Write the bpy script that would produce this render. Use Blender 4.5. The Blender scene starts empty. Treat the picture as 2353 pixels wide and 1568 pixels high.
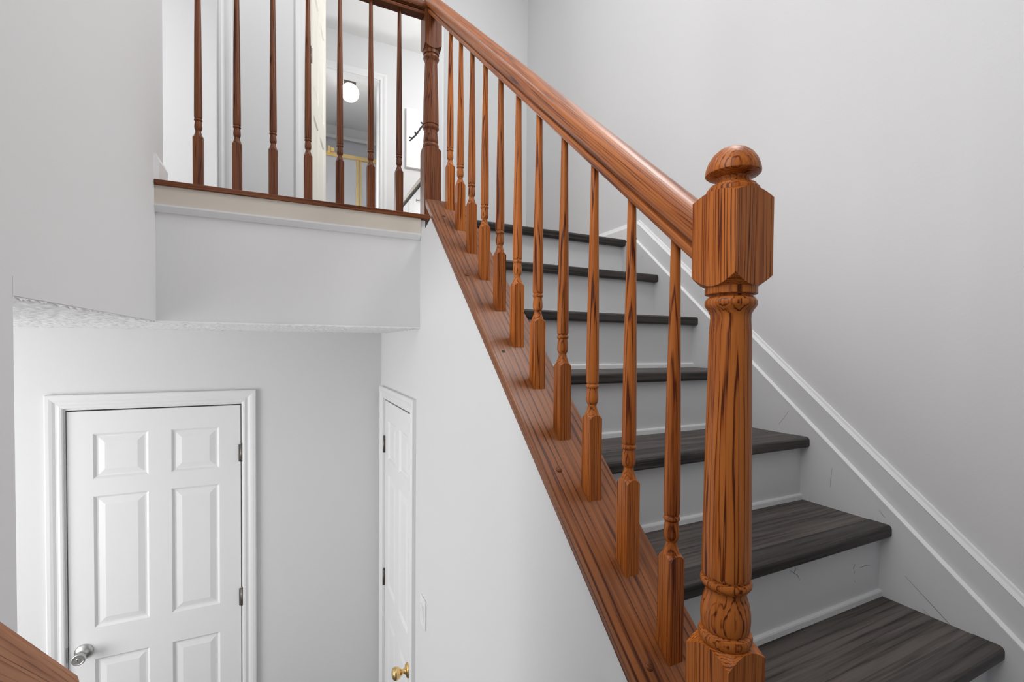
import bpy, bmesh, math, random
from mathutils import Vector, Matrix
random.seed(7)
S = bpy.context.scene
COL = S.collection
PI = math.pi

# ------------------------------------------------------------------ camera
# the camera stands on the entry landing at the origin of the scene
YAW, PITCH, ROLL = math.radians(25.629), math.radians(-1.156), math.radians(0.464)
F_PX = 1068.95
fw = Vector((math.sin(YAW)*math.cos(PITCH), math.cos(YAW)*math.cos(PITCH), math.sin(PITCH)))
rt = Vector((math.cos(YAW), -math.sin(YAW), 0))
up = rt.cross(fw)
r2 = math.cos(ROLL)*rt + math.sin(ROLL)*up
u2 = -math.sin(ROLL)*rt + math.cos(ROLL)*up
cd = bpy.data.cameras.new('camera')
cam = bpy.data.objects.new('camera', cd); COL.objects.link(cam)
cam.matrix_world = Matrix(((r2.x, u2.x, -fw.x, 0), (r2.y, u2.y, -fw.y, 0), (r2.z, u2.z, -fw.z, 0), (0, 0, 0, 1)))
cd.sensor_width = 36.0
cd.lens = F_PX/2353*36.0
cd.shift_y = (818.59-784)/2353
cd.clip_start = 0.02
S.camera = cam

# ------------------------------------------------------------------ light and exposure
vs = S.view_settings
vs.view_transform = 'Standard'; vs.look = 'None'; vs.gamma = 1.0; vs.use_curve_mapping = False
vs.exposure = 0.26
w = bpy.data.worlds.new('world'); S.world = w; w.use_nodes = True
bg = w.node_tree.nodes['Background']
bg.inputs[0].default_value = (0.93, 0.96, 1.0, 1); bg.inputs[1].default_value = 0.21

def area(name, loc, target, sx, sy, power, col=(1, 1, 1)):
    d = bpy.data.lights.new(name, 'AREA'); d.shape = 'RECTANGLE'; d.size = sx; d.size_y = sy
    d.energy = power; d.color = col
    o = bpy.data.objects.new(name, d); COL.objects.link(o); o.location = loc
    o.rotation_euler = (Vector(target)-Vector(loc)).to_track_quat('-Z', 'Y').to_euler()
    return o
def point(name, loc, power, r=0.1, col=(1, 1, 1)):
    d = bpy.data.lights.new(name, 'POINT'); d.energy = power; d.shadow_soft_size = r; d.color = col
    o = bpy.data.objects.new(name, d); COL.objects.link(o); o.location = loc
    return o
area('stairwell_ceiling_light', (0.45, 1.0, 2.93), (0.45, 1.0, 0), 1.2, 1.2, 9)
area('left_fill_light', (-0.37, 0.30, 0.75), (1.5, 0.45, 0.55), 0.9, 1.5, 17)  # added lamp without a window, brightens the left faces of the wood
area('high_right_fill_light', (1.48, 0.95, 2.35), (-0.4, 1.2, 1.3), 0.8, 0.8, 40)  # no window here: unseen lamp added to brighten the left wall
area('lower_hall_window_light', (-2.5, 1.45, -0.9), (-0.3, 2.75, -0.8), 1.2, 1.5, 35)
area('hall_ceiling_light', (-0.6, 2.45, 2.93), (-0.6, 2.45, 0), 0.5, 0.5, 9)
area('bedroom_window_light', (-2.6, 4.2, 1.9), (0, 4.2, 1.5), 1.3, 1.4, 44)
point('dressing_light', (1.6, 3.55, 2.35), 28, .15)
point('bathroom_fill_light', (.25, 5.15, 1.5), 18, .15)  # added fill for the dim bathroom, no vanity fixture behind it

# ------------------------------------------------------------------ mesh helpers
class MB:
    def __init__(s): s.v = []; s.f = []; s.sm = []
    def add(s, vs, fs, smooth=False):
        n = len(s.v); s.v += [tuple(p) for p in vs]
        s.f += [tuple(i+n for i in f) for f in fs]; s.sm += [smooth]*len(fs)
        return s
    def box(s, x0, x1, y0, y1, z0, z1):
        if x0 > x1: x0, x1 = x1, x0
        if y0 > y1: y0, y1 = y1, y0
        if z0 > z1: z0, z1 = z1, z0
        v = [(x0,y0,z0),(x1,y0,z0),(x1,y1,z0),(x0,y1,z0),(x0,y0,z1),(x1,y0,z1),(x1,y1,z1),(x0,y1,z1)]
        return s.add(v, [(0,3,2,1),(4,5,6,7),(0,1,5,4),(1,2,6,5),(2,3,7,6),(3,0,4,7)])
    def prism(s, poly, axis, a, b, smooth=False):
        """extrude a polygon along an axis; poly is in the two other axes, in xyz order"""
        def P(p, t):
            return {'x': (t, p[0], p[1]), 'y': (p[0], t, p[1]), 'z': (p[0], p[1], t)}[axis]
        n = len(poly)
        v = [P(p, a) for p in poly]+[P(p, b) for p in poly]
        s.add(v, [tuple(range(n))[::-1], tuple(range(n, 2*n))])
        base = len(s.v)-2*n
        for i in range(n):
            j = (i+1) % n
            s.f.append((base+i, base+j, base+n+j, base+n+i)); s.sm.append(smooth)
        return s
    def lathe(s, prof, cx=0, cy=0, n=40, smooth=True):
        """prof = list of (r, z) from bottom to top"""
        b = len(s.v)
        for r, z in prof:
            for k in range(n):
                a = 2*PI*k/n
                s.v.append((cx+r*math.cos(a), cy+r*math.sin(a), z))
        for i in range(len(prof)-1):
            for k in range(n):
                k2 = (k+1) % n
                s.f.append((b+i*n+k, b+i*n+k2, b+(i+1)*n+k2, b+(i+1)*n+k)); s.sm.append(smooth)
        s.f.append(tuple(b+k for k in range(n))[::-1]); s.sm.append(False)
        e = b+(len(prof)-1)*n
        s.f.append(tuple(e+k for k in range(n))); s.sm.append(False)
        return s
    def post_block(s, w, z0, z1, k0=0.0, k1=0.0, r0=None, r1=None, n=8, cx=0, cy=0):
        """square turned block: the lathe leaves conical shoulders, so corners are cut back by k*(r-w/2)"""
        h = w/2
        ring = []
        for side in range(4):
            for i in range(n):
                t = -1+2*i/n
                x, y = [(t, -1), (1, t), (-t, 1), (-1, -t)][side]
                ring.append((x*h, y*h))
        N = len(ring); b = len(s.v)
        rr = [math.hypot(x, y) for x, y in ring]
        for (x, y), r in zip(ring, rr): s.v.append((cx+x, cy+y, z0+k0*(r-h)))
        for (x, y), r in zip(ring, rr): s.v.append((cx+x, cy+y, z1-k1*(r-h)))
        ri0 = r0 or h*0.9; ri1 = r1 or h*0.9
        for (x, y), r in zip(ring, rr): s.v.append((cx+x/r*ri0, cy+y/r*ri0, z0))
        for (x, y), r in zip(ring, rr): s.v.append((cx+x/r*ri1, cy+y/r*ri1, z1))
        for i in range(N):
            j = (i+1) % N
            s.f += [(b+i, b+j, b+N+j, b+N+i), (b+j, b+i, b+2*N+i, b+2*N+j), (b+N+i, b+N+j, b+3*N+j, b+3*N+i)]
            s.sm += [False]*3
        s.f.append(tuple(b+2*N+i for i in range(N))[::-1]); s.f.append(tuple(b+3*N+i for i in range(N))); s.sm += [False]*2
        return s
    def tube(s, pts, r, n=12):
        pts = [Vector(p) for p in pts]; b = len(s.v)
        rs = r if isinstance(r, (list, tuple)) else [r]*len(pts)
        for i, p in enumerate(pts):
            d = (pts[min(i+1, len(pts)-1)]-pts[max(i-1, 0)]).normalized()
            a = d.orthogonal().normalized() if i == 0 else (a-d*a.dot(d)).normalized()
            c = d.cross(a)
            for k in range(n):
                t = 2*PI*k/n
                s.v.append(tuple(p+(a*math.cos(t)+c*math.sin(t))*rs[i]))
        for i in range(len(pts)-1):
            for k in range(n):
                k2 = (k+1) % n
                s.f.append((b+i*n+k, b+i*n+k2, b+(i+1)*n+k2, b+(i+1)*n+k)); s.sm.append(True)
        s.f.append(tuple(b+k for k in range(n))[::-1]); e = b+(len(pts)-1)*n
        s.f.append(tuple(e+k for k in range(n))); s.sm += [False]*2
        return s
    def build(s, name, mat, parent=None, loc=None, rot=None, bevel=0.0, seg=2, world=True):
        """verts are in world space when no loc/rot is given; else in the object's own space (loc in parent space)"""
        off = Vector((0, 0, 0))
        if world and loc is None and parent is not None:
            q = parent
            while q: off += q.location; q = q.parent
        me = bpy.data.meshes.new(name)
        me.from_pydata([tuple(Vector(p)-off) for p in s.v], [], s.f)
        me.polygons.foreach_set('use_smooth', s.sm)
        me.validate(); me.update()
        bm = bmesh.new(); bm.from_mesh(me); bmesh.ops.recalc_face_normals(bm, faces=bm.faces); bm.to_mesh(me); bm.free()
        me.materials.append(mat)
        o = bpy.data.objects.new(name, me); COL.objects.link(o)
        if parent: o.parent = parent
        if loc is not None: o.location = loc
        if rot is not None: o.rotation_euler = rot
        if bevel:
            m = o.modifiers.new('bevel', 'BEVEL'); m.width = bevel; m.segments = seg; m.limit_method = 'ANGLE'; m.angle_limit = math.radians(35)
        return o

def empty(name, loc=(0, 0, 0), rz=0.0, parent=None):
    o = bpy.data.objects.new(name, None); COL.objects.link(o); o.location = loc; o.rotation_euler = (0, 0, rz)
    o.empty_display_size = 0.05
    if parent: o.parent = parent
    return o
def tag(o, label, cat, group=None):
    o['label'] = label; o['category'] = cat
    if group: o['group'] = group
    return o
def struct(o, label=None, cat=None):
    o['kind'] = 'structure'
    if label: o['label'] = label
    if cat: o['category'] = cat
    return o

# ------------------------------------------------------------------ materials
def new_mat(name):
    m = bpy.data.materials.new(name); m.use_nodes = True
    nt = m.node_tree; b = nt.nodes['Principled BSDF']
    return m, nt, b
def nd(nt, t, **kw):
    n = nt.nodes.new(t)
    for k, v in kw.items(): setattr(n, k, v)
    return n
def paint(name, col, rough=0.55, bump=0.0, scale=120.0, detail=2.0, dist=0.002, mottle=0.0, spec=0.35):
    m, nt, b = new_mat(name)
    b.inputs['Base Color'].default_value = (*col, 1); b.inputs['Roughness'].default_value = rough
    b.inputs['Specular IOR Level'].default_value = spec
    tc = nd(nt, 'ShaderNodeTexCoord')
    if mottle:
        n2 = nd(nt, 'ShaderNodeTexNoise'); n2.inputs['Scale'].default_value = 2.3; n2.inputs['Detail'].default_value = 3
        nt.links.new(tc.outputs['Object'], n2.inputs['Vector'])
        r = nd(nt, 'ShaderNodeValToRGB'); r.color_ramp.elements[0].position = .3; r.color_ramp.elements[1].position = .7
        r.color_ramp.elements[0].color = (*[c*(1-mottle) for c in col], 1); r.color_ramp.elements[1].color = (*col, 1)
        nt.links.new(n2.outputs['Fac'], r.inputs['Fac']); nt.links.new(r.outputs['Color'], b.inputs['Base Color'])
    if bump:
        n = nd(nt, 'ShaderNodeTexNoise'); n.inputs['Scale'].default_value = scale; n.inputs['Detail'].default_value = detail
        nt.links.new(tc.outputs['Object'], n.inputs['Vector'])
        bp = nd(nt, 'ShaderNodeBump'); bp.inputs['Strength'].default_value = bump; bp.inputs['Distance'].default_value = dist
        nt.links.new(n.outputs['Fac'], bp.inputs['Height']); nt.links.new(bp.outputs['Normal'], b.inputs['Normal'])
    return m
def grain_mat(name, axis, light, mid, dark, rough, coat, s_wide=70.0, s_fine=420.0, ring=0.0, bump=0.25, dark_pos=0.35, along=0.035, rings=190.0):
    """wood: grain runs along the given local axis; every object gets its own cut of the timber"""
    m, nt, b = new_mat(name)
    L = nt.links.new
    tc = nd(nt, 'ShaderNodeTexCoord'); oi = nd(nt, 'ShaderNodeObjectInfo')
    off = nd(nt, 'ShaderNodeVectorMath', operation='SCALE'); off.inputs[0].default_value = (7.3, 5.1, 9.7)
    L(oi.outputs['Random'], off.inputs['Scale'])
    ad = nd(nt, 'ShaderNodeVectorMath', operation='ADD'); L(tc.outputs['Object'], ad.inputs[0]); L(off.outputs[0], ad.inputs[1])
    ax = 'xyz'.index(axis)
    def stretched(sc, al):
        v = [sc]*3; v[ax] = sc*al
        k = nd(nt, 'ShaderNodeVectorMath', operation='MULTIPLY'); k.inputs[1].default_value = v
        L(ad.outputs[0], k.inputs[0]); return k.outputs[0]
    wob = nd(nt, 'ShaderNodeTexNoise'); wob.inputs['Scale'].default_value = 1.0; wob.inputs['Detail'].default_value = 2
    L(stretched(14, 0.10), wob.inputs['Vector'])
    wob2 = nd(nt, 'ShaderNodeTexNoise'); wob2.inputs['Scale'].default_value = 1.0; wob2.inputs['Detail'].default_value = 3
    L(stretched(75, 0.012), wob2.inputs['Vector'])
    # growth rings: distance across the grain, bent by a slow noise
    a1 = nd(nt, 'ShaderNodeTexNoise'); a1.inputs['Scale'].default_value = 1; a1.inputs['Detail'].default_value = 4; a1.inputs['Roughness'].default_value = .6
    a1.inputs['Distortion'].default_value = 0.5
    L(stretched(s_wide, along), a1.inputs['Vector'])
    sep = nd(nt, 'ShaderNodeSeparateXYZ'); L(ad.outputs[0], sep.inputs[0])
    o2 = [i for i in range(3) if i != ax]
    sm = nd(nt, 'ShaderNodeMath', operation='MULTIPLY_ADD'); L(sep.outputs[o2[0]], sm.inputs[0]); sm.inputs[1].default_value = 0.8; L(sep.outputs[o2[1]], sm.inputs[2])
    wv = nd(nt, 'ShaderNodeMath', operation='MULTIPLY_ADD'); L(wob.outputs['Fac'], wv.inputs[0]); wv.inputs[1].default_value = 0.026
    wv2 = nd(nt, 'ShaderNodeMath', operation='MULTIPLY_ADD'); L(wob2.outputs['Fac'], wv2.inputs[0]); wv2.inputs[1].default_value = 0.020; L(sm.outputs[0], wv2.inputs[2])
    L(wv2.outputs[0], wv.inputs[2])
    fr = nd(nt, 'ShaderNodeMath', operation='MULTIPLY'); L(wv.outputs[0], fr.inputs[0]); fr.inputs[1].default_value = rings
    fc = nd(nt, 'ShaderNodeMath', operation='FRACT'); L(fr.outputs[0], fc.inputs[0])
    rr = nd(nt, 'ShaderNodeValToRGB')
    e = rr.color_ramp.elements; e[0].position = 0.0; e[0].color = (.9, .9, .9, 1); e[1].position = 1; e[1].color = (1, 1, 1, 1)
    q = e.new(.58); q.color = (.80, .80, .80, 1); q = e.new(.80); q.color = (.05, .05, .05, 1); q = e.new(.86); q.color = (.25, .25, .25, 1)
    L(fc.outputs[0], rr.inputs['Fac'])
    a2 = nd(nt, 'ShaderNodeTexNoise'); a2.inputs['Scale'].default_value = 1; a2.inputs['Detail'].default_value = 3
    L(stretched(s_fine, 0.03), a2.inputs['Vector'])
    mixr = nd(nt, 'ShaderNodeMix', data_type='FLOAT'); wm = nd(nt, 'ShaderNodeMapRange'); wm.inputs['From Min'].default_value = .35; wm.inputs['From Max'].default_value = .65
    wm.inputs['To Min'].default_value = ring*.35; wm.inputs['To Max'].default_value = ring*1.45
    wob3 = nd(nt, 'ShaderNodeTexNoise'); wob3.inputs['Scale'].default_value = 1.0; wob3.inputs['Detail'].default_value = 2
    L(stretched(48, 0.05), wob3.inputs['Vector']); L(wob3.outputs['Fac'], wm.inputs['Value']); L(wm.outputs[0], mixr.inputs['Factor'])
    L(a1.outputs['Fac'], mixr.inputs['A']); L(rr.outputs['Color'], mixr.inputs['B'])
    hh = nd(nt, 'ShaderNodeMath', operation='MULTIPLY_ADD'); L(a2.outputs['Fac'], hh.inputs[0]); hh.inputs[1].default_value = 0.30
    L(mixr.outputs['Result'], hh.inputs[2])
    h2 = nd(nt, 'ShaderNodeMath', operation='SUBTRACT'); L(hh.outputs[0], h2.inputs[0]); h2.inputs[1].default_value = 0.15
    cr = nd(nt, 'ShaderNodeValToRGB'); e = cr.color_ramp.elements
    e[0].position = dark_pos; e[0].color = (*dark, 1); e[1].position = 0.66; e[1].color = (*light, 1)
    q = e.new(dark_pos+.13); q.color = (*mid, 1)
    L(h2.outputs[0], cr.inputs['Fac'])
    # board to board tone
    hv = nd(nt, 'ShaderNodeHueSaturation')
    mr = nd(nt, 'ShaderNodeMapRange'); mr.inputs['To Min'].default_value = 0.82; mr.inputs['To Max'].default_value = 1.16
    L(oi.outputs['Random'], mr.inputs['Value']); L(mr.outputs[0], hv.inputs['Value']); L(cr.outputs['Color'], hv.inputs['Color'])
    L(hv.outputs['Color'], b.inputs['Base Color'])
    b.inputs['Roughness'].default_value = rough; b.inputs['Specular IOR Level'].default_value = 0.20
    b.inputs['Coat Weight'].default_value = coat; b.inputs['Coat Roughness'].default_value = 0.45
    bp = nd(nt, 'ShaderNodeBump'); bp.inputs['Strength'].default_value = bump; bp.inputs['Distance'].default_value = 0.0008
    L(h2.outputs[0], bp.inputs['Height']); L(bp.outputs['Normal'], b.inputs['Normal'])
    return m
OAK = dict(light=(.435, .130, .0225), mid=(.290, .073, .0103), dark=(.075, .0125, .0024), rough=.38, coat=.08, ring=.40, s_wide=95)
oak_z = grain_mat('oak_upright', 'z', **OAK)
oak_y = grain_mat('oak_sloping', 'y', **OAK)
oak_rail = grain_mat('varnished_oak_sloping', 'y', **dict(OAK, coat=.32, ring=.24))
oak_x = grain_mat('oak_level', 'x', **OAK)
SHADED_OAK = dict(light=(.17, .053, .017), mid=(.11, .030, .009), dark=(.04, .009, .003), rough=.42, coat=.10, ring=.45)  # same oak as the stair railing, balcony shade put into the colour
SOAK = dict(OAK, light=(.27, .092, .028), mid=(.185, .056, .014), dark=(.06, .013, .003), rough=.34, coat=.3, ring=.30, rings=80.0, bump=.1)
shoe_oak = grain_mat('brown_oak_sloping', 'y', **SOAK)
shaded_oak_z = grain_mat('shaded_oak_upright', 'z', **SHADED_OAK)
shaded_oak_x = grain_mat('shaded_oak_level', 'x', **SHADED_OAK)
rail_worn = grain_mat('worn_oak', 'y', light=(.52, .24, .12), mid=(.40, .165, .078), dark=(.16, .06, .028), rough=.6, coat=.05, ring=.25)
plank_m = grain_mat('grey_plank', 'x', light=(.100, .084, .077), mid=(.062, .052, .047), dark=(.026, .022, .020), rough=.48, coat=.0, s_wide=45, s_fine=330, ring=.16, bump=.5, along=.05, rings=60.0)
nosing_m = grain_mat('shaded_grey_nosing', 'x', light=(.064, .057, .053), mid=(.042, .037, .034), dark=(.018, .016, .015), rough=.42, coat=.0, s_wide=60, s_fine=400, ring=.0, bump=.3)  # same wood as the planks, shade on the fronts painted into the colour
wall_m = paint('wall_paint', (.725, .725, .73), .6, bump=.12, scale=150, dist=.0015)
white_m = paint('white_trim_paint', (.80, .80, .805), .38, bump=.05, scale=60)
door_m = paint('white_door_paint', (.82, .82, .825), .42, bump=.06, scale=90)
riser_m = paint('riser_paint', (.72, .725, .735), .45, mottle=.05)
bead_m = paint('bead_paint', (.78, .785, .79), .5)
scuff_m = paint('scuff', (.12, .115, .11), .7)
beige_m = paint('beige_fascia_paint', (.60, .545, .475), .5, mottle=.06)
ceil_m = paint('textured_ceiling', (.86, .86, .86), .9, bump=.3, scale=250, detail=3, dist=.002)
flatceil_m = paint('flat_ceiling', (.80, .80, .80), .9, bump=.1, scale=120)
cream_m = paint('cream_door_paint', (.82, .79, .70), .42, bump=.05)
floor_m = paint('grey_floor', (.12, .11, .105), .5)
def metal(name, col, rough):
    m, nt, b = new_mat(name); b.inputs['Base Color'].default_value = (*col, 1); b.inputs['Metallic'].default_value = 1; b.inputs['Roughness'].default_value = rough
    return m
nickel_m = metal('satin_nickel', (.55, .55, .54), .32)
brass_m = metal('polished_brass', (.80, .56, .24), .22)
gold_m = metal('gold_frame', (.88, .66, .30), .3)
hinge_m = metal('tarnished_hinge', (.22, .20, .18), .45)
black_m = paint('black', (.02, .02, .02), .6)
plastic_m = paint('white_plastic', (.82, .82, .82), .3)
canvas_m = paint('white_canvas', (.88, .88, .88), .8)
branch_m = paint('dark_branch', (.035, .03, .028), .7)
tile_m = paint('shower_tile', (.62, .63, .66), .35)
def glow(name, col, s):
    m, nt, b = new_mat(name); b.inputs['Base Color'].default_value = (.9, .9, .9, 1)
    b.inputs['Emission Color'].default_value = (*col, 1); b.inputs['Emission Strength'].default_value = s
    return m
globe_m = glow('opal_globe', (1, .97, .93), 2.6)
def glassy(name, rough, bump):
    m, nt, b = new_mat(name); b.inputs['Base Color'].default_value = (.90, .90, .91, 1)
    b.inputs['Transmission Weight'].default_value = .75; b.inputs['Roughness'].default_value = rough; b.inputs['IOR'].default_value = 1.3
    tc = nd(nt, 'ShaderNodeTexCoord'); n = nd(nt, 'ShaderNodeTexVoronoi'); n.inputs['Scale'].default_value = 55
    nt.links.new(tc.outputs['Object'], n.inputs['Vector'])
    bp = nd(nt, 'ShaderNodeBump'); bp.inputs['Strength'].default_value = bump; bp.inputs['Distance'].default_value = .004
    nt.links.new(n.outputs['Distance'], bp.inputs['Height']); nt.links.new(bp.outputs['Normal'], b.inputs['Normal'])
    return m
glass_m = glassy('pebbled_glass', .25, .7)

# ------------------------------------------------------------------ key dimensions (metres, camera eye at z = 0)
T = 0.88                       # pitch of the stair
XL = -0.391                    # face of the left wall
XS = 0.482                     # face of the wall under the stair
XN = 1.489                     # face of the skirt board
XR = 1.515                     # face of the right wall
ZF = 0.531                     # upper floor
ZC = 0.070                     # ceiling of the lower hall
ZB = -2.335                    # lower floor
ZT = ZF+2.44                   # upper ceiling
ZL = -1.094                    # entry landing
YF = 1.862                     # edge of the upper floor
YH = 2.95                      # back wall of the upper hall
YW = 2.75                      # back wall of the lower hall
YD = 4.73                      # far wall of the room behind the hall
YBATH = 6.78
RUN, RISE = 0.2275, 0.2027

# ------------------------------------------------------------------ setting
def wall_with_hole(mb, a0, a1, z0, z1, h0, h1, hz, t0, t1, axis):
    """a wall slab running along x (axis 'x') or y (axis 'y') with one door hole from z0 to hz"""
    def B(p0, p1, q0, q1):
        if axis == 'x': mb.box(p0, p1, t0, t1, q0, q1)
        else: mb.box(t0, t1, p0, p1, q0, q1)
    B(a0, h0, z0, z1); B(h1, a1, z0, z1); B(h0, h1, hz, z1)

m = MB()
m.box(XL-.12, XL, -1.3, 1.0, ZC, ZT); m.box(XL-.12, XL, 1.0, 1.986, ZC+.004, ZT); m.box(XL-.12, XL, -1.3, 1.0, ZB, ZC)
m.box(XL-.01, XL+.0004, 1.0, 1.86, ZC+.004, ZC+.035)
struct(m.build('wall_left', wall_m))
struct(MB().box(XR+.0008, XR+.12, -1.3, YH+.1, ZL-.1, ZT).build('wall_right', wall_m))
# wall below the stair with the side door hole
D2A, D2B, D2H = 1.994, 2.648, -0.290
m = MB()
def stz(y): return T*y-1.008
m.prism([(0.40, ZB), (D2A, ZB), (D2A, ZF-.09), (YF+.012, ZF-.09), (1.70, stz(1.70)), (0.40, stz(0.40))], 'x', XS, XS+.115)
m.box(XS, XS+.12, D2B, YW+.1, ZB, ZC+.02); m.box(XS, XS+.12, D2A, D2B, D2H, ZC+.02)
m.box(XS+.07, XS+.12, D2A, D2B, ZB, D2H)
struct(m.build('wall_stair', wall_m))
# back wall of the lower hall with the door hole
D1A, D1B, D1H = -0.9175, -0.2115, -0.2955
m = MB()
wall_with_hole(m, -3.0, XS+.05, ZB, ZC, D1A, D1B, D1H, YW, YW+.07, 'x')
m.box(-3.0, XS+.05, YW+.07, YW+.12, ZB, ZC)
struct(m.build('wall_back', wall_m))
# other walls of the lower hall
struct(MB().box(-3.12, -3.0, .88, YW+.1, ZB, ZC).build('wall_lower', wall_m))
struct(MB().box(-3.0, XL-.12, .88, 1.0, ZB, ZC).build('wall_lower', wall_m))
# floor structure between the levels, its face below the balcony
struct(MB().box(-3.0, XS+.02, YF+.012, YH, ZC+.004, ZF-.02).build('wall_front', wall_m))
m = MB()
m.box(-3.0, -1.4, 1.0, YW, ZC, ZC+.003)
from mathutils import noise
def popcorn(x0, x1, y0, y1, st=.0065):
    nx, ny = int((x1-x0)/st), int((y1-y0)/st); b = len(m.v)
    for j in range(ny+1):
        for i in range(nx+1):
            x = x0+(x1-x0)*i/nx; y = y0+(y1-y0)*j/ny
            h = noise.noise((x*62, y*62, 0))+.6*noise.noise((x*130, y*130, 5))
            m.v.append((x, y, ZC+.0030-max(0, h+.30)*.0055))
    w_ = nx+1
    e0 = len(m.v); rim = [(x1, y0+(y1-y0)*j/ny, ZC+.006) for j in range(ny+1)]+[(x0+(x1-x0)*i/nx, y0, ZC+.006) for i in range(nx+1)]
    m.v.extend(rim)
    for j in range(ny): m.f.append((b+j*w_+nx, b+(j+1)*w_+nx, e0+j+1, e0+j)); m.sm.append(False)
    for i in range(nx): m.f.append((b+i, b+i+1, e0+ny+1+i+1, e0+ny+1+i)); m.sm.append(False)
    for j in range(ny):
        for i in range(nx):
            m.f.append((b+j*w_+i, b+(j+1)*w_+i, b+(j+1)*w_+i+1, b+j*w_+i+1)); m.sm.append(True)
popcorn(-1.4, XL-.0005, 1.0, YF+.011); popcorn(-1.4, XS, YF+.011, YW)
struct(m.build('ceiling', ceil_m))
struct(MB().box(-3.0, XR, -1.3, 0.40, ZL-.15, ZL).build('floor', floor_m))
struct(MB().box(-3.0, XR, .40, YW+.1, ZB-.1, ZB).build('floor', floor_m))
m = MB(); m.box(-3.0, XR+2, YF+.03, YBATH+.1, ZF-.02, ZF-.004)
struct(m.build('floor', floor_m))
struct(MB().box(-3.0, 3.2, -1.3, YBATH+.2, ZT, ZT+.08).build('ceiling', flatceil_m))

# upper hall back wall: bright room doorway at the left, second doorway with the open door
A0, A1 = -1.16, -0.335
B0, B1 = 0.098, 0.845
m = MB()
m.box(-3.0, A0, YH, YH+.115, ZF-.02, ZT); m.box(A1, B0, YH, YH+.115, ZF-.02, ZT); m.box(B1, XR+.1, YH, YH+.115, ZF-.02, ZT)
m.box(A0, A1, YH, YH+.115, ZF+2.05, ZT); m.box(B0, B1, YH, YH+.115, ZF+2.05, ZT)
struct(m.build('wall_hall', wall_m))
struct(MB().box(-.16, -.06, YH+.115, YD, ZF-.02, ZT).build('wall_partition', wall_m))
struct(MB().box(-3.1, -3.0, 1.86, YBATH, ZF-.02, ZT).build('wall_bedroom', wall_m))
struct(MB().box(2.6, 2.7, YH+.1, YD, ZF-.02, ZT).build('wall_dressing', wall_m))
C0, C1, CH = 0.07, 0.808, ZF+2.074
m = MB()
wall_with_hole(m, -3.0, 2.7, ZF-.02, ZT, C0, C1, CH, YD, YD+.115, 'x')
struct(m.build('wall_far', wall_m))
m = MB(); m.box(-.10, 0.0, YD+.115, YBATH+.1, ZF-.02, ZT); m.box(1.60, 1.70, YD+.115, YBATH+.1, ZF-.02, ZT); m.box(0, 1.6, YBATH, YBATH+.1, ZF-.02, ZT)
struct(m.build('wall_bathroom', wall_m))

# casings ------------------------------------------------------------
PROF = [(0.0, 0.0), (0.0, .010), (.004, .0125), (.012, .0135), (.020, .0105), (.026, .0105), (.036, .015), (.046, .0175), (.058, .0175), (.062, .0155), (.062, 0.0)]
def casing_mesh(W, H, prof=PROF, z0=0.0):
    """U-shaped mitred casing round an opening 0..W x z0..H in the local xz plane, proud towards -y"""
    m = MB(); n = len(prof); b = 0
    for o, d in prof: m.v.append((-o, -d, z0))
    for o, d in prof: m.v.append((-o, -d, H+o))
    for o, d in prof: m.v.append((W+o, -d, H+o))
    for o, d in prof: m.v.append((W+o, -d, z0))
    for s in range(3):
        for i in range(n):
            j = (i+1) % n
            m.f.append((s*n+i, s*n+j, (s+1)*n+j, (s+1)*n+i)); m.sm.append(False)
    m.f += [tuple(range(n)), tuple(range(3*n, 4*n))[::-1]]; m.sm += [False]*2
    return m
def slab_mesh(W, H, cols, rows, th=.035):
    """stiles and rails of a panel door; front face at y = 0"""
    m = MB()
    xs = [0]+[c for p in cols for c in p]+[W]
    zs = [0]+[c for p in rows for c in p]+[H]
    for i in range(len(xs)-1):
        for j in range(len(zs)-1):
            if i % 2 == 1 and j % 2 == 1: continue
            m.add([(xs[i], 0, zs[j]), (xs[i+1], 0, zs[j]), (xs[i+1], 0, zs[j+1]), (xs[i], 0, zs[j+1])], [(0, 1, 2, 3)])
    # sides and back
    m.add([(0,0,0),(W,0,0),(W,0,H),(0,0,H),(0,th,0),(W,th,0),(W,th,H),(0,th,H)], [(4,5,6,7),(0,1,5,4),(1,2,6,5),(2,3,7,6),(3,0,4,7)])
    return m
def panel_mesh(w, h):
    m = MB(); L = [(0, 0), (.004, .003), (.010, .0085), (.017, .0085), (.042, .0020)]
    for o, d in L: m.v += [(o, d, o), (w-o, d, o), (w-o, d, h-o), (o, d, h-o)]
    for k in range(len(L)-1):
        for i in range(4):
            j = (i+1) % 4; m.f.append((k*4+i, k*4+j, k*4+4+j, k*4+4+i)); m.sm.append(False)
    b = (len(L)-1)*4; m.f.append((b, b+1, b+2, b+3)); m.sm.append(False)
    return m
def six_panel(parent, W, H, mat, name='door_leaf', loc=(0, 0, 0), rz=0):
    cols = [(.1345*W, .437*W), (.570*W, .863*W)]
    rows = [(.19, .86), (H-1.01, H-.395), (H-.315, H-.105)]
    s = slab_mesh(W, H, cols, rows).build(name, mat, parent, loc=loc, rot=(0, 0, rz))
    for c in cols:
        for r in rows:
            panel_mesh(c[1]-c[0], r[1]-r[0]).build('door_panel', mat, s, loc=(c[0], 0, r[0]))
    return s
def knob_prof(): return [(.031, 0), (.032, .004), (.027, .010), (.015, .013), (.0105, .020), (.0105, .030), (.017, .035), (.0245, .043), (.0275, .053), (.0265, .062), (.021, .069), (.012, .0725), (.004, .0735)]
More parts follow.
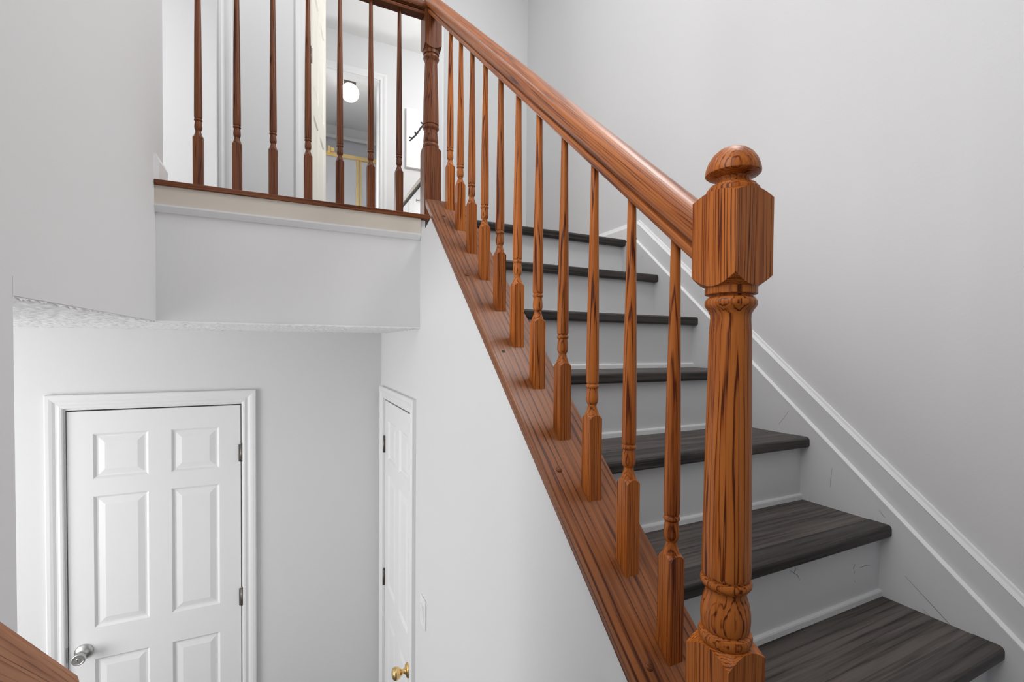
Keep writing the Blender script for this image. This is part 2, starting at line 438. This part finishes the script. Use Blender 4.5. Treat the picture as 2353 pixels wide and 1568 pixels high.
def round_knob(parent, loc, mat, keyed):
    # knob axis points to local -y of the door
    prof = knob_prof() if not keyed else [(.034, 0), (.035, .003), (.032, .008), (.024, .012), (.015, .016), (.0125, .024), (.0135, .034), (.021, .046), (.0255, .056), (.0265, .063), (.0235, .068), (.020, .0685), (.0185, .066)]
    k = MB().lathe(prof, n=32).build('door_knob', mat, parent, loc=loc, rot=(PI/2, 0, 0))
    if keyed:
        MB().lathe([(.0085, .066), (.0085, .0695), (.007, .0705)], n=20).build('key_cylinder', nickel_m, k, loc=(0, 0, 0))
        MB().box(-.0011, .0011, -.004, .004, .0700, .0709).build('keyhole', black_m, k, loc=(0, 0, 0))
    return k
def hinge(parent, loc, L=.088):
    m = MB().lathe([(.0055, 0), (.0055, L)], n=14)
    m.lathe([(.003, L), (.0058, L+.002), (.0045, L+.007), (.001, L+.008)], n=12)
    for z in (L*.2, L*.4, L*.6, L*.8): m.lathe([(.0062, z-.0008), (.0062, z+.0008)], n=14)
    m.box(-.012, .010, .003, .0055, 0, L)
    return m.build('hinge', hinge_m, parent, loc=loc)

def jamb(parent, W, H, depth, mat, t=.012):
    m = MB()
    m.box(0, t, 0, depth, 0, H); m.box(W-t, W, 0, depth, 0, H); m.box(t, W-t, 0, depth, H-t, H)
    return m.build('door_jamb', mat, parent, loc=(0, 0, 0))

# door in the lower hall, facing us
d1 = struct(empty('door_1', (D1A, YW, ZB)))
d1['label'] = 'white six-panel door with a keyed nickel knob on the back wall of the lower hall'
W1, H1 = D1B-D1A, D1H-ZB
casing_mesh(W1, H1).build('door_casing', white_m, d1, loc=(0.004, 0, 0)).scale = ((W1-.008)/W1, 1, 1)
jamb(d1, W1, H1, .068, white_m, .009)
six_panel(d1, W1-.026, H1-.016-.008, door_m, loc=(.0125, .004, .008))
MB().box(.009, .0125, .040, .06, 0.01, H1-.01).box(W1-.0135, W1-.009, .040, .06, 0.01, H1-.01).box(.01, W1-.01, .045, .06, H1-.013, H1-.009).build('door_stop', black_m, d1, loc=(0, 0, 0))
ring_y = .004
round_knob(d1, (.0125+.052, ring_y, H1-1.125), nickel_m, True)
for dz in (.262, 1.01): hinge(d1, (W1-.010, -.004, H1-dz-.044))
MB().box(0.004, .0105, -.0015, .006, H1-1.16, H1-1.09).build('strike_plate', nickel_m, d1, loc=(0, 0, 0))

# door in the wall below the stair
d2 = struct(empty('door_2', (XS, D2B, ZB), -PI/2))
d2['label'] = 'narrow white six-panel door with a round brass knob in the wall below the stair'
W2, H2 = D2B-D2A, D2H-ZB
casing_mesh(W2, H2).build('door_casing', white_m, d2, loc=(0, 0, 0))
jamb(d2, W2, H2, .068, white_m, .006)
six_panel(d2, W2-.018, H2-.014-.008, door_m, loc=(.009, .002, .008))
MB().box(.006, .009, .040, .06, 0.01, H2-.01).box(W2-.009, W2-.006, .040, .06, 0.01, H2-.01).box(.01, W2-.01, .045, .06, H2-.014, H2-.006).build('door_stop', black_m, d2, loc=(0, 0, 0))
round_knob(d2, (W2-.072, .002, H2-1.175), brass_m, False)
MB().box(W2-.0125, W2-.0085, -.0008, .010, H2-1.22, H2-1.16).build('latch_plate', brass_m, d2, loc=(0, 0, 0))
for dz in (.262, 1.01): hinge(d2, (.008, -.004, H2-dz-.044))

# doorway to the bright bedroom (casing only)
t1 = struct(empty('trim_1', (A0, YH, ZF-.004))); casing_mesh(A1-A0, 2.05).build('door_casing', white_m, t1, loc=(0, 0, 0))
jamb(t1, A1-A0, 2.05, .115, white_m, .012)
# doorway with the open panel door
d3 = struct(empty('door_3', (B0, YH, ZF-.004)))
d3['label'] = 'cream panel door standing open behind the balcony balusters'
casing_mesh(B1-B0, 2.05).build('door_casing', white_m, d3, loc=(0, 0, 0))
jamb(d3, B1-B0, 2.05, .115, white_m, .012)
leafw = .715
th = math.radians(80.0)
lf = six_panel(d3, leafw, 2.02, cream_m, loc=(.024, .050, .012), rz=th)
hinge(d3, (.0165, .002, 1.10)); hinge(d3, (.0165, .002, .20)); hinge(d3, (.0165, .002, 1.75))
# doorway to the bathroom
t2 = struct(empty('trim_2', (C0, YD, ZF-.004))); casing_mesh(C1-C0, CH-ZF).build('door_casing', white_m, t2, loc=(0, 0, 0))
jamb(t2, C1-C0, CH-ZF, .115, white_m, .012)

# balcony edge: beige board, white moulding below it
t3 = struct(empty('trim_3', (XL, YF+.012, ZF-.1)))
t3['label'] = 'beige fascia board with a white moulding along the edge of the upper floor'
MB().box(XL, XS-.002, YF, YF+.02, .452, .514).build('fascia_board', beige_m, t3)
MB().prism([(YF+.012, .428), (YF+.008, .429), (YF+.002, .438), (YF-.003, .447), (YF-.004, .4525), (YF+.012, .4525)], 'x', XL, XS-.002).build('moulding', white_m, t3)
# end of the hall baseboard where the left wall stops
struct(MB().prism([(XL, ZF), (XL+.013, ZF), (XL+.013, ZF+.062), (XL+.008, ZF+.074), (XL+.004, ZF+.084), (XL, ZF+.085)], 'y', YF, 1.986).build('baseboard_left', white_m))
# hall baseboard on the right wall, beyond the head of the stair
PRB = lambda z: [(XR, z), (XR-.014, z), (XR-.014, z+.060), (XR-.009, z+.072), (XR-.005, z+.082), (XR, z+.083)]
struct(MB().prism(PRB(ZF-.004), 'y', 1.757, YH).build('baseboard_right', white_m))

# ------------------------------------------------------------------ the staircase
st = tag(empty('staircase', (1.05, 0.2, ZL)), 'closed staircase with dark grey wood-look treads and white risers beside the right wall', 'staircase')
X0T, X1T = .600, XN
def nosing_mesh(y, z):
    # rounded nosing strip, front at y, top at z
    P = [(y+.056, z), (y+.009, z), (y+.004, z-.002), (y+.001, z-.006), (y, z-.011), (y, z-.027), (y+.002, z-.031), (y+.006, z-.033), (y+.056, z-.033)]
    return MB().prism(P, 'x', X0T, X1T)
for k in range(8):
    y = 1.826-RUN*k; z = ZF-RISE*k
    if k == 0:
        tr = MB().box(X0T, X1T, y+.057, y+.24, z-.018, z-.001).build('tread', plank_m, st)
    else:
        tr = MB().box(X0T, X1T, y+.057, y+RUN+.032, z-.018, z-.0012).build('tread', plank_m, st)
    nosing_mesh(y, z).build('nosing', nosing_m, tr)
    zr0 = z-RISE if k < 7 else ZL
    ri = MB().box(X0T, X1T, y+.028, y+.046, zr0-.015, z-.031).build('riser', riser_m, st)
    if k < 7:
        q = [(y+.029, zr0-.002), (y+.0185, zr0-.002), (y+.0190, zr0+.0115), (y+.0205, zr0+.0150), (y+.0235, zr0+.0165), (y+.029, zr0+.0168)]
        MB().prism(q, 'x', X0T, X1T).build('shoe_moulding', bead_m, ri)
def yz(c, y): return (y, T*y+c)
# skirt: lower board, raised band, moulded cap; all follow the pitch and turn level at the top
ya, yb = 0.20, 1.757
m = MB().prism([(ya, ZL), (yb+.25, ZL), (yb+.25, .5135), yz(-1.034, yb), yz(-1.056, ya)], 'x', XN, XR)
m.build('skirt_board', riser_m, st)
MB().prism([yz(-1.068, ya), (yb, T*yb-1.045), (yb, T*yb-.957), yz(-.970, ya)], 'x', XN+.012, XR).build('skirt_band', riser_m, st)
dirv = Vector((0, 1, T)).normalized(); nrm = Vector((0, -T, 1)).normalized()
m = MB()
prof = [(XR, 0), (XR-.014, 0), (XR-.015, .003), (XR-.012, .007), (XR-.008, .011), (XR-.006, .0165), (XR, .018)]
p0 = Vector((0, ya, T*ya-.971)); p1 = Vector((0, yb, T*yb-.957))
b = len(m.v)
for P in (p0, p1):
    for x, h in prof: m.v.append((x, P.y+nrm.y*h*0, P.z+h*1.33))
n = len(prof)
for i in range(n): m.f.append((i, (i+1) % n, n+(i+1) % n, n+i)); m.sm.append(False)
m.f += [tuple(range(n)), tuple(range(n, 2*n))[::-1]]; m.sm += [False]*2
m.build('skirt_moulding', bead_m, st)
# bright bevel between board and band
m = MB(); 
for P in (Vector((0, ya, T*ya-1.056)), Vector((0, yb, T*yb-1.034))):
    for x, h in [(XN, 0), (XN+.0005, .0), (XN+.013, .0055), (XN+.013, -.004), (XN, -.004)]: m.v.append((x-.0006, P.y, P.z+h))
n = 5
for i in range(n): m.f.append((i, (i+1) % n, n+(i+1) % n, n+i)); m.sm.append(False)
m.f += [tuple(range(n)), tuple(range(n, 2*n))[::-1]]; m.sm += [False]*2
m.build('skirt_bead', bead_m, st)

# scuff marks left on the paint
r5 = [o for o in st.children if o.name == 'riser.005'][0]; skb = [o for o in st.children if o.name == 'skirt_board'][0]
for pts in [[(1.3721, 0.7165, -0.5775), (1.3645, 0.7165, -0.5866), (1.3711, 0.7165, -0.6021)], [(1.393, 0.7165, -0.5923), (1.4176, 0.7165, -0.5912), (1.4449, 0.7165, -0.5942)], [(1.3699, 0.7165, -0.6219), (1.3761, 0.7165, -0.628)], [(1.116, 0.7165, -0.5303), (1.1198, 0.7165, -0.5418), (1.1132, 0.7165, -0.547)], [(1.0998, 0.7165, -0.5399), (1.1269, 0.7165, -0.5562), (1.1375, 0.7165, -0.5715)]]:
    MB().tube(pts, [.0004]+[.0007]*(len(pts)-2)+[.0003], 5).build('scuff_mark', scuff_m, r5)
for pts in [[(1.4888, 0.6556, -0.6073), (1.4888, 0.5893, -0.6614), (1.4888, 0.5414, -0.7017), (1.4888, 0.5347, -0.7065), (1.4888, 0.5316, -0.6983)], [(1.4888, 0.6161, -0.6753), (1.4888, 0.5796, -0.7011)], [(1.4888, 0.8469, -0.3625), (1.4888, 0.85, -0.3939), (1.4888, 0.8507, -0.4208)], [(1.4888, 1.0191, -0.2537), (1.4888, 0.9853, -0.2052)], [(1.4888, 1.7109, 0.4225), (1.4888, 1.6992, 0.4326)], [(1.4888, 0.7201, -0.4483), (1.4888, 0.7114, -0.4601), (1.4888, 0.705, -0.4653)]]:
    MB().tube(pts, [.0003]+[.0005]*(len(pts)-2)+[.0003], 5).build('scuff_mark', scuff_m, skb)

# ------------------------------------------------------------------ stair railing
XB = .550
sr = tag(empty('stair_railing', (XB, .45, ZL)), 'golden oak stair railing with turned balusters, shoe board and a mushroom-topped newel post', 'railing')
ang = math.atan(T)
# shoe board: built flat along local y, then pitched
def sloped(name, poly, y0, y1, c, mat, parent, bevel=.0015, x=XB):
    """profile poly (x, height perpendicular to the slope), line z = T*y + c at height 0"""
    L0, L1 = y0/math.cos(ang), y1/math.cos(ang)
    m = MB(); n = len(poly)
    # plumb-cut ends
    for base in (L0, L1):
        for px, h in poly:
            m.v.append((px, base+h*math.tan(ang)-L0, h))
    for i in range(n):
        j = (i+1) % n; m.f.append((i, j, n+j, n+i)); m.sm.append(False)
    m.f += [tuple(range(n))[::-1], tuple(range(n, 2*n))]; m.sm += [False]*2
    loc = Vector((x, y0, T*y0+c))-Vector(parent.location)
    return m.build(name, mat, parent, loc=loc, rot=(ang, 0, 0), bevel=bevel)
SHC = -.973
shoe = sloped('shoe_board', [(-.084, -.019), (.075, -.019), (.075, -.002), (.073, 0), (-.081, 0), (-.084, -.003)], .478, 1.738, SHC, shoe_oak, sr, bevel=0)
# plugs on the shoe board (world y, x)
def plug(y, x, r=.0068, flat=False):
    loc_y = (y-.478)/math.cos(ang)
    m = MB().lathe([(r, -.003), (r, .0002), (r*.85, .0013), (r*.5, .0021), (r*.1, .0024)] if not flat else [(r, -.003), (r, .0003)], n=16)
    return m.build('wood_plug' if not flat else 'plug_hole', shaded_oak_z if not flat else black_m, shoe, loc=(x-XB, loc_y, 0))
for y, x in ((.5456, .5013), (.5476, .5655), (.818, .5016), (1.355, .494), (1.643, .509)): plug(y, x)
plug(1.0915, .499, .0050, True)
# handrail profile (x, perpendicular height)
RP = [(-.0195, 0), (.0195, 0), (.0215, .003), (.0215, .0105), (.0200, .0125), (.0165, .0145), (.0165, .0165), (.0210, .0185), (.0275, .0215), (.0300, .0270), (.0310, .0350), (.0305, .0440), (.0280, .0500), (.0235, .0545), (.0165, .0585), (.0085, .0608), (0, .0615)]
RP = RP+[(-x, h) for x, h in RP[:1:-1] if x > 0][0:]
RLC = -.3115
hr = sloped('handrail', RP, .470, 1.942, RLC, oak_rail, sr, bevel=0)
for p in hr.data.polygons: p.use_smooth = len(p.vertices) == 4
def auto_smooth(o, a=35):
    me = o.data; bm = bmesh.new(); bm.from_mesh(me)
    for e in bm.edges:
        if len(e.link_faces) == 2 and e.calc_face_angle(0) > math.radians(a): e.smooth = False
    bm.to_mesh(me); bm.free()
auto_smooth(hr)
# balusters
def baluster_mesh(hb, tot, side=.0285, sink=.03, r_top=.0072):
    """turned baluster, origin at the shoe; hb = height of the square block at the middle of a face"""
    m = MB()
    m.post_block(side, -sink, hb, 0, 1.4, r1=.0136, n=6)
    h = hb
    pr = [(.0139, h-.001), (.0118, h+.006), (.0098, h+.012), (.0087, h+.018), (.0086, h+.0195), (.0094, h+.0210), (.0113, h+.0245), (.0121, h+.030), (.0119, h+.037), (.0112, h+.045), (.0104, h+.0522),
          (.0116, h+.0530), (.0127, h+.0548), (.0129, h+.0567), (.0123, h+.0592), (.0108, h+.0605), (.0107, h+.0622), (.0121, h+.0634), (.0126, h+.067), (.0127, h+.09), (.0122, h+.16), (.0107, h+(tot-h)*.55), (r_top+.0015, h+(tot-h)*.78), (r_top, tot+.03)]
    m.lathe(pr, n=28)
    return m
obs_u = [1506, 1408, 1329, 1267, 1213, 1169, 1131, 1098, 1070, 1045, 1021]
ys = [.5530, .6585, .7720, .8860, 1.003, 1.118, 1.234, 1.352, 1.468, 1.583, 1.700]
BH, BT = .159, .655
bproto = None
for i, y in enumerate(ys):
    loc = Vector((XB, y, T*y+SHC))-Vector(sr.location)
    if bproto is None:
        bproto = baluster_mesh(BH, BT).build('baluster', oak_z, sr, loc=loc); auto_smooth(bproto, 40)
    else:
        c = bproto.copy(); COL.objects.link(c); c.parent = sr; c.location = loc
# lower newel
NX, NY, NW = .550, .450, .072
m = MB()
m.post_block(NW, ZL, -.4075, 0, 1.0, r1=.031)
m.lathe([(.0300, -.4095), (.0325, -.4075), (.0345, -.4030), (.0352, -.3975), (.0338, -.3930), (.0302, -.3917), (.0290, -.3905), (.0305, -.3888), (.0317, -.3850), (.0325, -.3740), (.0322, -.3640), (.0302, -.3520), (.0274, -.3425), (.0263, -.3370), (.0268, -.3335), (.0308, -.3300), (.0333, -.3260), (.0336, -.3220), (.0324, -.3187), (.0292, -.3177), (.0289, -.3160), (.0312, -.3148), (.0320, -.3115), (.0318, -.295),
         (.0300, -.15), (.0272, .02), (.0259, .040), (.0262, .0465), (.0288, .0525), (.0320, .0565), (.0335, .0600), (.0332, .0650), (.0302, .0695), (.0276, .0705), (.0276, .0732), (.0325, .0737), (.0335, .0747), (.0335, .0855)], n=48)
m.post_block(NW, .0838, .2120, 1.0, 0.6, r0=.033, r1=.033)
nw = m.build('newel_post', oak_z, sr, loc=(0, 0, 0))
for v in nw.data.vertices: v.co.z -= ZL
auto_smooth(nw, 38)
m = MB().lathe([(.0325, .2105), (.0338, .2120), (.0338, .2165), (.0318, .2190), (.0300, .2200), (.0298, .2218), (.0262, .2238), (.0215, .2255), (.0205, .2290), (.0220, .2325), (.0268, .2350), (.0330, .2365), (.0352, .2385), (.0355, .2415), (.0345, .2475), (.0315, .2560), (.0260, .2645), (.0185, .2710), (.0095, .2748), (.0015, .2760)], n=48)
cp = m.build('newel_cap', oak_z, nw, loc=(0, 0, 0))
for v in cp.data.vertices: v.co.z -= ZL
auto_smooth(cp, 38)

# ------------------------------------------------------------------ balcony railing
YB = 1.972
br = tag(empty('balcony_railing', (.08, YB, ZF)), 'oak balcony railing, darkened for shade, of seven turned balusters above the beige fascia', 'railing')
MB().box(XL+.001, .53, YF-.006, YB+.075, ZF-.018, ZF).build('base_cap', shaded_oak_x, br, bevel=.002)
bx = [-.2865, -.1685, -.0520, .0675, .1830, .3010, .4155]
bp2 = None
for x in bx:
    loc = Vector((x, YB, ZF))-Vector(br.location)
    if bp2 is None:
        bp2 = baluster_mesh(.200, .862, side=.0300, sink=.0).build('baluster', shaded_oak_z, br, loc=loc); auto_smooth(bp2, 40)
    else:
        c = bp2.copy(); COL.objects.link(c); c.parent = br; c.location = loc
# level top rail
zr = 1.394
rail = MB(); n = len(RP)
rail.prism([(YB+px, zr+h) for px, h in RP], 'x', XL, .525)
tr_ = rail.build('top_rail', shaded_oak_x, br); 
for p in tr_.data.polygons: p.use_smooth = len(p.vertices) == 4
auto_smooth(tr_)
m = MB()
z0 = 0
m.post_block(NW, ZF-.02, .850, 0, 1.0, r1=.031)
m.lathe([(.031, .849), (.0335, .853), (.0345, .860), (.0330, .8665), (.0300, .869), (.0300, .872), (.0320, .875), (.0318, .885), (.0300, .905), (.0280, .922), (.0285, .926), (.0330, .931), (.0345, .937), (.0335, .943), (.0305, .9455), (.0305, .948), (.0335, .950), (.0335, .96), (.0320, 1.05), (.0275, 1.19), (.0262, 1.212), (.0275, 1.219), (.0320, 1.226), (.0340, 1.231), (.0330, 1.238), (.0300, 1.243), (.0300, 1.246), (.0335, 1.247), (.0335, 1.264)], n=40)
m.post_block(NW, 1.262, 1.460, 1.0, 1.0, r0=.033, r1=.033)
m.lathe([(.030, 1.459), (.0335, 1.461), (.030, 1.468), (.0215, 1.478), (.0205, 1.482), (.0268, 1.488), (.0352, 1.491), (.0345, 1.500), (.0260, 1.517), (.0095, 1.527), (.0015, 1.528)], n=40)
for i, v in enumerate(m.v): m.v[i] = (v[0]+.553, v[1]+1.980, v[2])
nu = m.build('newel_post', shaded_oak_z, br); auto_smooth(nu, 38)

# ------------------------------------------------------------------ lower hand rail on the left wall
wr = tag(empty('wall_handrail', (-.26, .4, -.2)), 'worn oak handrail running down along the left wall, lower left corner', 'handrail')
def down_rail(name, poly, y0, y1, zc, x, mat, parent, T=.95):
    ang = math.atan(T)
    L = (y1-y0)/math.cos(ang); m = MB(); n = len(poly)
    for base in (0, L):
        for px, h in poly: m.v.append((px, base-(h*math.tan(ang) if base == 0 else h*math.tan(ang)*.85), h))
    for i in range(n):
        j = (i+1) % n; m.f.append((i, j, n+j, n+i)); m.sm.append(True)
    m.f += [tuple(range(n))[::-1], tuple(range(n, 2*n))]; m.sm += [False]*2
    o = m.build(name, mat, parent, loc=Vector((x, y0, -T*y0+zc))-Vector(parent.location), rot=(-ang, 0, 0)); auto_smooth(o); return o
WRP = [(-.024, 0), (.024, 0), (.026, .004), (.026, .012), (.0235, .017), (.0235, .021), (.030, .026), (.031, .034), (.031, .062), (.0295, .067), (.026, .070), (.012, .074), (0, .075), (-.012, .074), (-.026, .070), (-.031, .062), (-.031, .034), (-.030, .026), (-.0235, .021), (-.0235, .017), (-.026, .012), (-.026, .004)]
down_rail('rail', WRP, -.10, .718, .194, -.260, rail_worn, wr)
for yb_ in (.05, .55):
    zz = -.95*yb_+.196
    MB().tube([(XL, yb_, zz-.05), (-.34, yb_, zz-.055), (-.275, yb_, zz-.035), (-.262, yb_, zz+.006)], .006).build('bracket', brass_m, wr)

# ------------------------------------------------------------------ light switch below the stair
ls = tag(empty('light_switch', (XS, 1.795, -1.058)), 'white rocker switch plate on the wall right of the narrow door', 'switch')
MB().box(XS-.006, XS, 1.795-.037, 1.795+.037, -1.058-.058, -1.058+.058).build('plate', plastic_m, ls, bevel=.003)
MB().prism([(XS-.005, -1.058-.033), (XS-.007, -1.058-.033), (XS-.011, -1.058+.033), (XS-.005, -1.058+.033)], 'y', 1.795-.016, 1.795+.016).build('rocker', plastic_m, ls)

# ------------------------------------------------------------------ room behind the hall
pc = tag(empty('picture', (1.36, YD, 2.09)), 'white canvas with a dark bare branch on the far wall beside the bathroom door', 'picture')
MB().box(1.063, 1.66, YD-.035, YD, 1.795, 2.383).build('canvas', canvas_m, pc, bevel=.002)
def P3(x, z): return (x, YD-.0352, z)
bm_ = MB()
bm_.tube([P3(1.095, 2.055), P3(1.125, 2.09), P3(1.165, 2.135), P3(1.205, 2.205), P3(1.26, 2.27), P3(1.36, 2.31)], [.006, .008, .008, .009, .010, .010], 8)
bm_.tube([P3(1.165, 2.135), P3(1.15, 2.15), P3(1.142, 2.152)], [.007, .010, .008], 8)
bm_.tube([P3(1.235, 2.245), P3(1.215, 2.262), P3(1.205, 2.262)], [.007, .010, .008], 8)
bm_.tube([P3(1.125, 2.09), P3(1.105, 2.088), P3(1.092, 2.094)], [.007, .007, .006], 8)
for i, v in enumerate(bm_.v): bm_.v[i] = (v[0], YD-.0352+(v[1]-(YD-.0352))*.15, v[2])
bm_.build('branch', branch_m, pc)
cb = tag(empty('cabinet', (1.25, 4.0, ZF)), 'white low cabinet with a pale overhanging top below the branch picture', 'cabinet')
MB().box(.985, 1.52, 3.35, 4.60, ZF-.004, 1.318).build('body', white_m, cb)
MB().box(.955, 1.55, 3.32, 4.63, 1.325, 1.362).build('cabinet_top', beige_m, cb, bevel=.003)
MB().box(.975, 1.53, 3.34, 4.61, 1.316, 1.326).build('shadow_strip', black_m, cb)  # black strip painted in as the shadow below the overhanging top
for y0, y1 in ((3.37, 3.76), (3.77, 4.17), (4.18, 4.58)):
    f = MB().box(.968, .985, y0, y1, ZF+.06, 1.300).build('cabinet_door', white_m, cb, bevel=.003)
    MB().lathe([(.004, 0), (.004, .012), (.011, .016), (.010, .022), (.003, .025)], n=16).build('knob', nickel_m, f, loc=Vector((.968, y0+.05, 1.2))-Vector(cb.location), rot=(0, -PI/2, 0))

# bathroom: globe lamp, shower enclosure
gl = tag(empty('ceiling_lamp', (.621, 5.55, ZT)), 'lit opal globe ceiling lamp seen through the bathroom doorway', 'lamp')
MB().lathe([(.052, ZT-.060), (.060, ZT-.056), (.064, ZT-.030), (.066, ZT)], .621, 5.55, 28).build('canopy', hinge_m, gl)
prof = []
for i in range(15):
    a = -PI/2+i*(PI*.86)/14
    prof.append((max(.002, .098*math.cos(a)), ZT-.138+.098*math.sin(a)))
MB().lathe(prof, .621, 5.55, 32).build('globe', globe_m, gl)
YS = 6.10
sh = tag(empty('shower_enclosure', (.8, YS, ZF)), 'gold-framed shower enclosure with pebbled glass in the bathroom', 'shower')
MB().box(0.0, 1.6, YS-.02, YS+.02, 2.312, 2.345).box(0.0, 1.6, YS-.026, YS+.026, 2.300, 2.312).build('header_rail', gold_m, sh, bevel=.003)
MB().box(.755, .785, YS-.018, YS-.002, ZF, 2.300).box(.797, .822, YS+.002, YS+.018, ZF, 2.300).build('door_stile', gold_m, sh, bevel=.003)
MB().box(.02, .755, YS-.013, YS-.007, ZF+.05, 2.300).build('glass_panel', glass_m, sh)
MB().box(.822, 1.58, YS+.007, YS+.013, ZF+.05, 2.300).build('glass_panel', glass_m, sh)
MB().box(.0, 1.6, YS-.03, YS+.03, ZF-.003, ZF+.05).build('sill', gold_m, sh)
MB().box(.425, .455, YS-.05, YS-.02, 2.335, 2.405).box(.455, .505, YS-.045, YS-.025, 2.345, 2.39).build('roller_bracket', gold_m, sh, bevel=.006)
struct(MB().box(0.0, 1.6, YBATH-.015, YBATH, ZF-.003, 2.785).build('trim_4', tile_m))
struct(MB().box(0, 1.6, YBATH-.06, YBATH, 2.785, 2.825).build('trim_5', white_m))
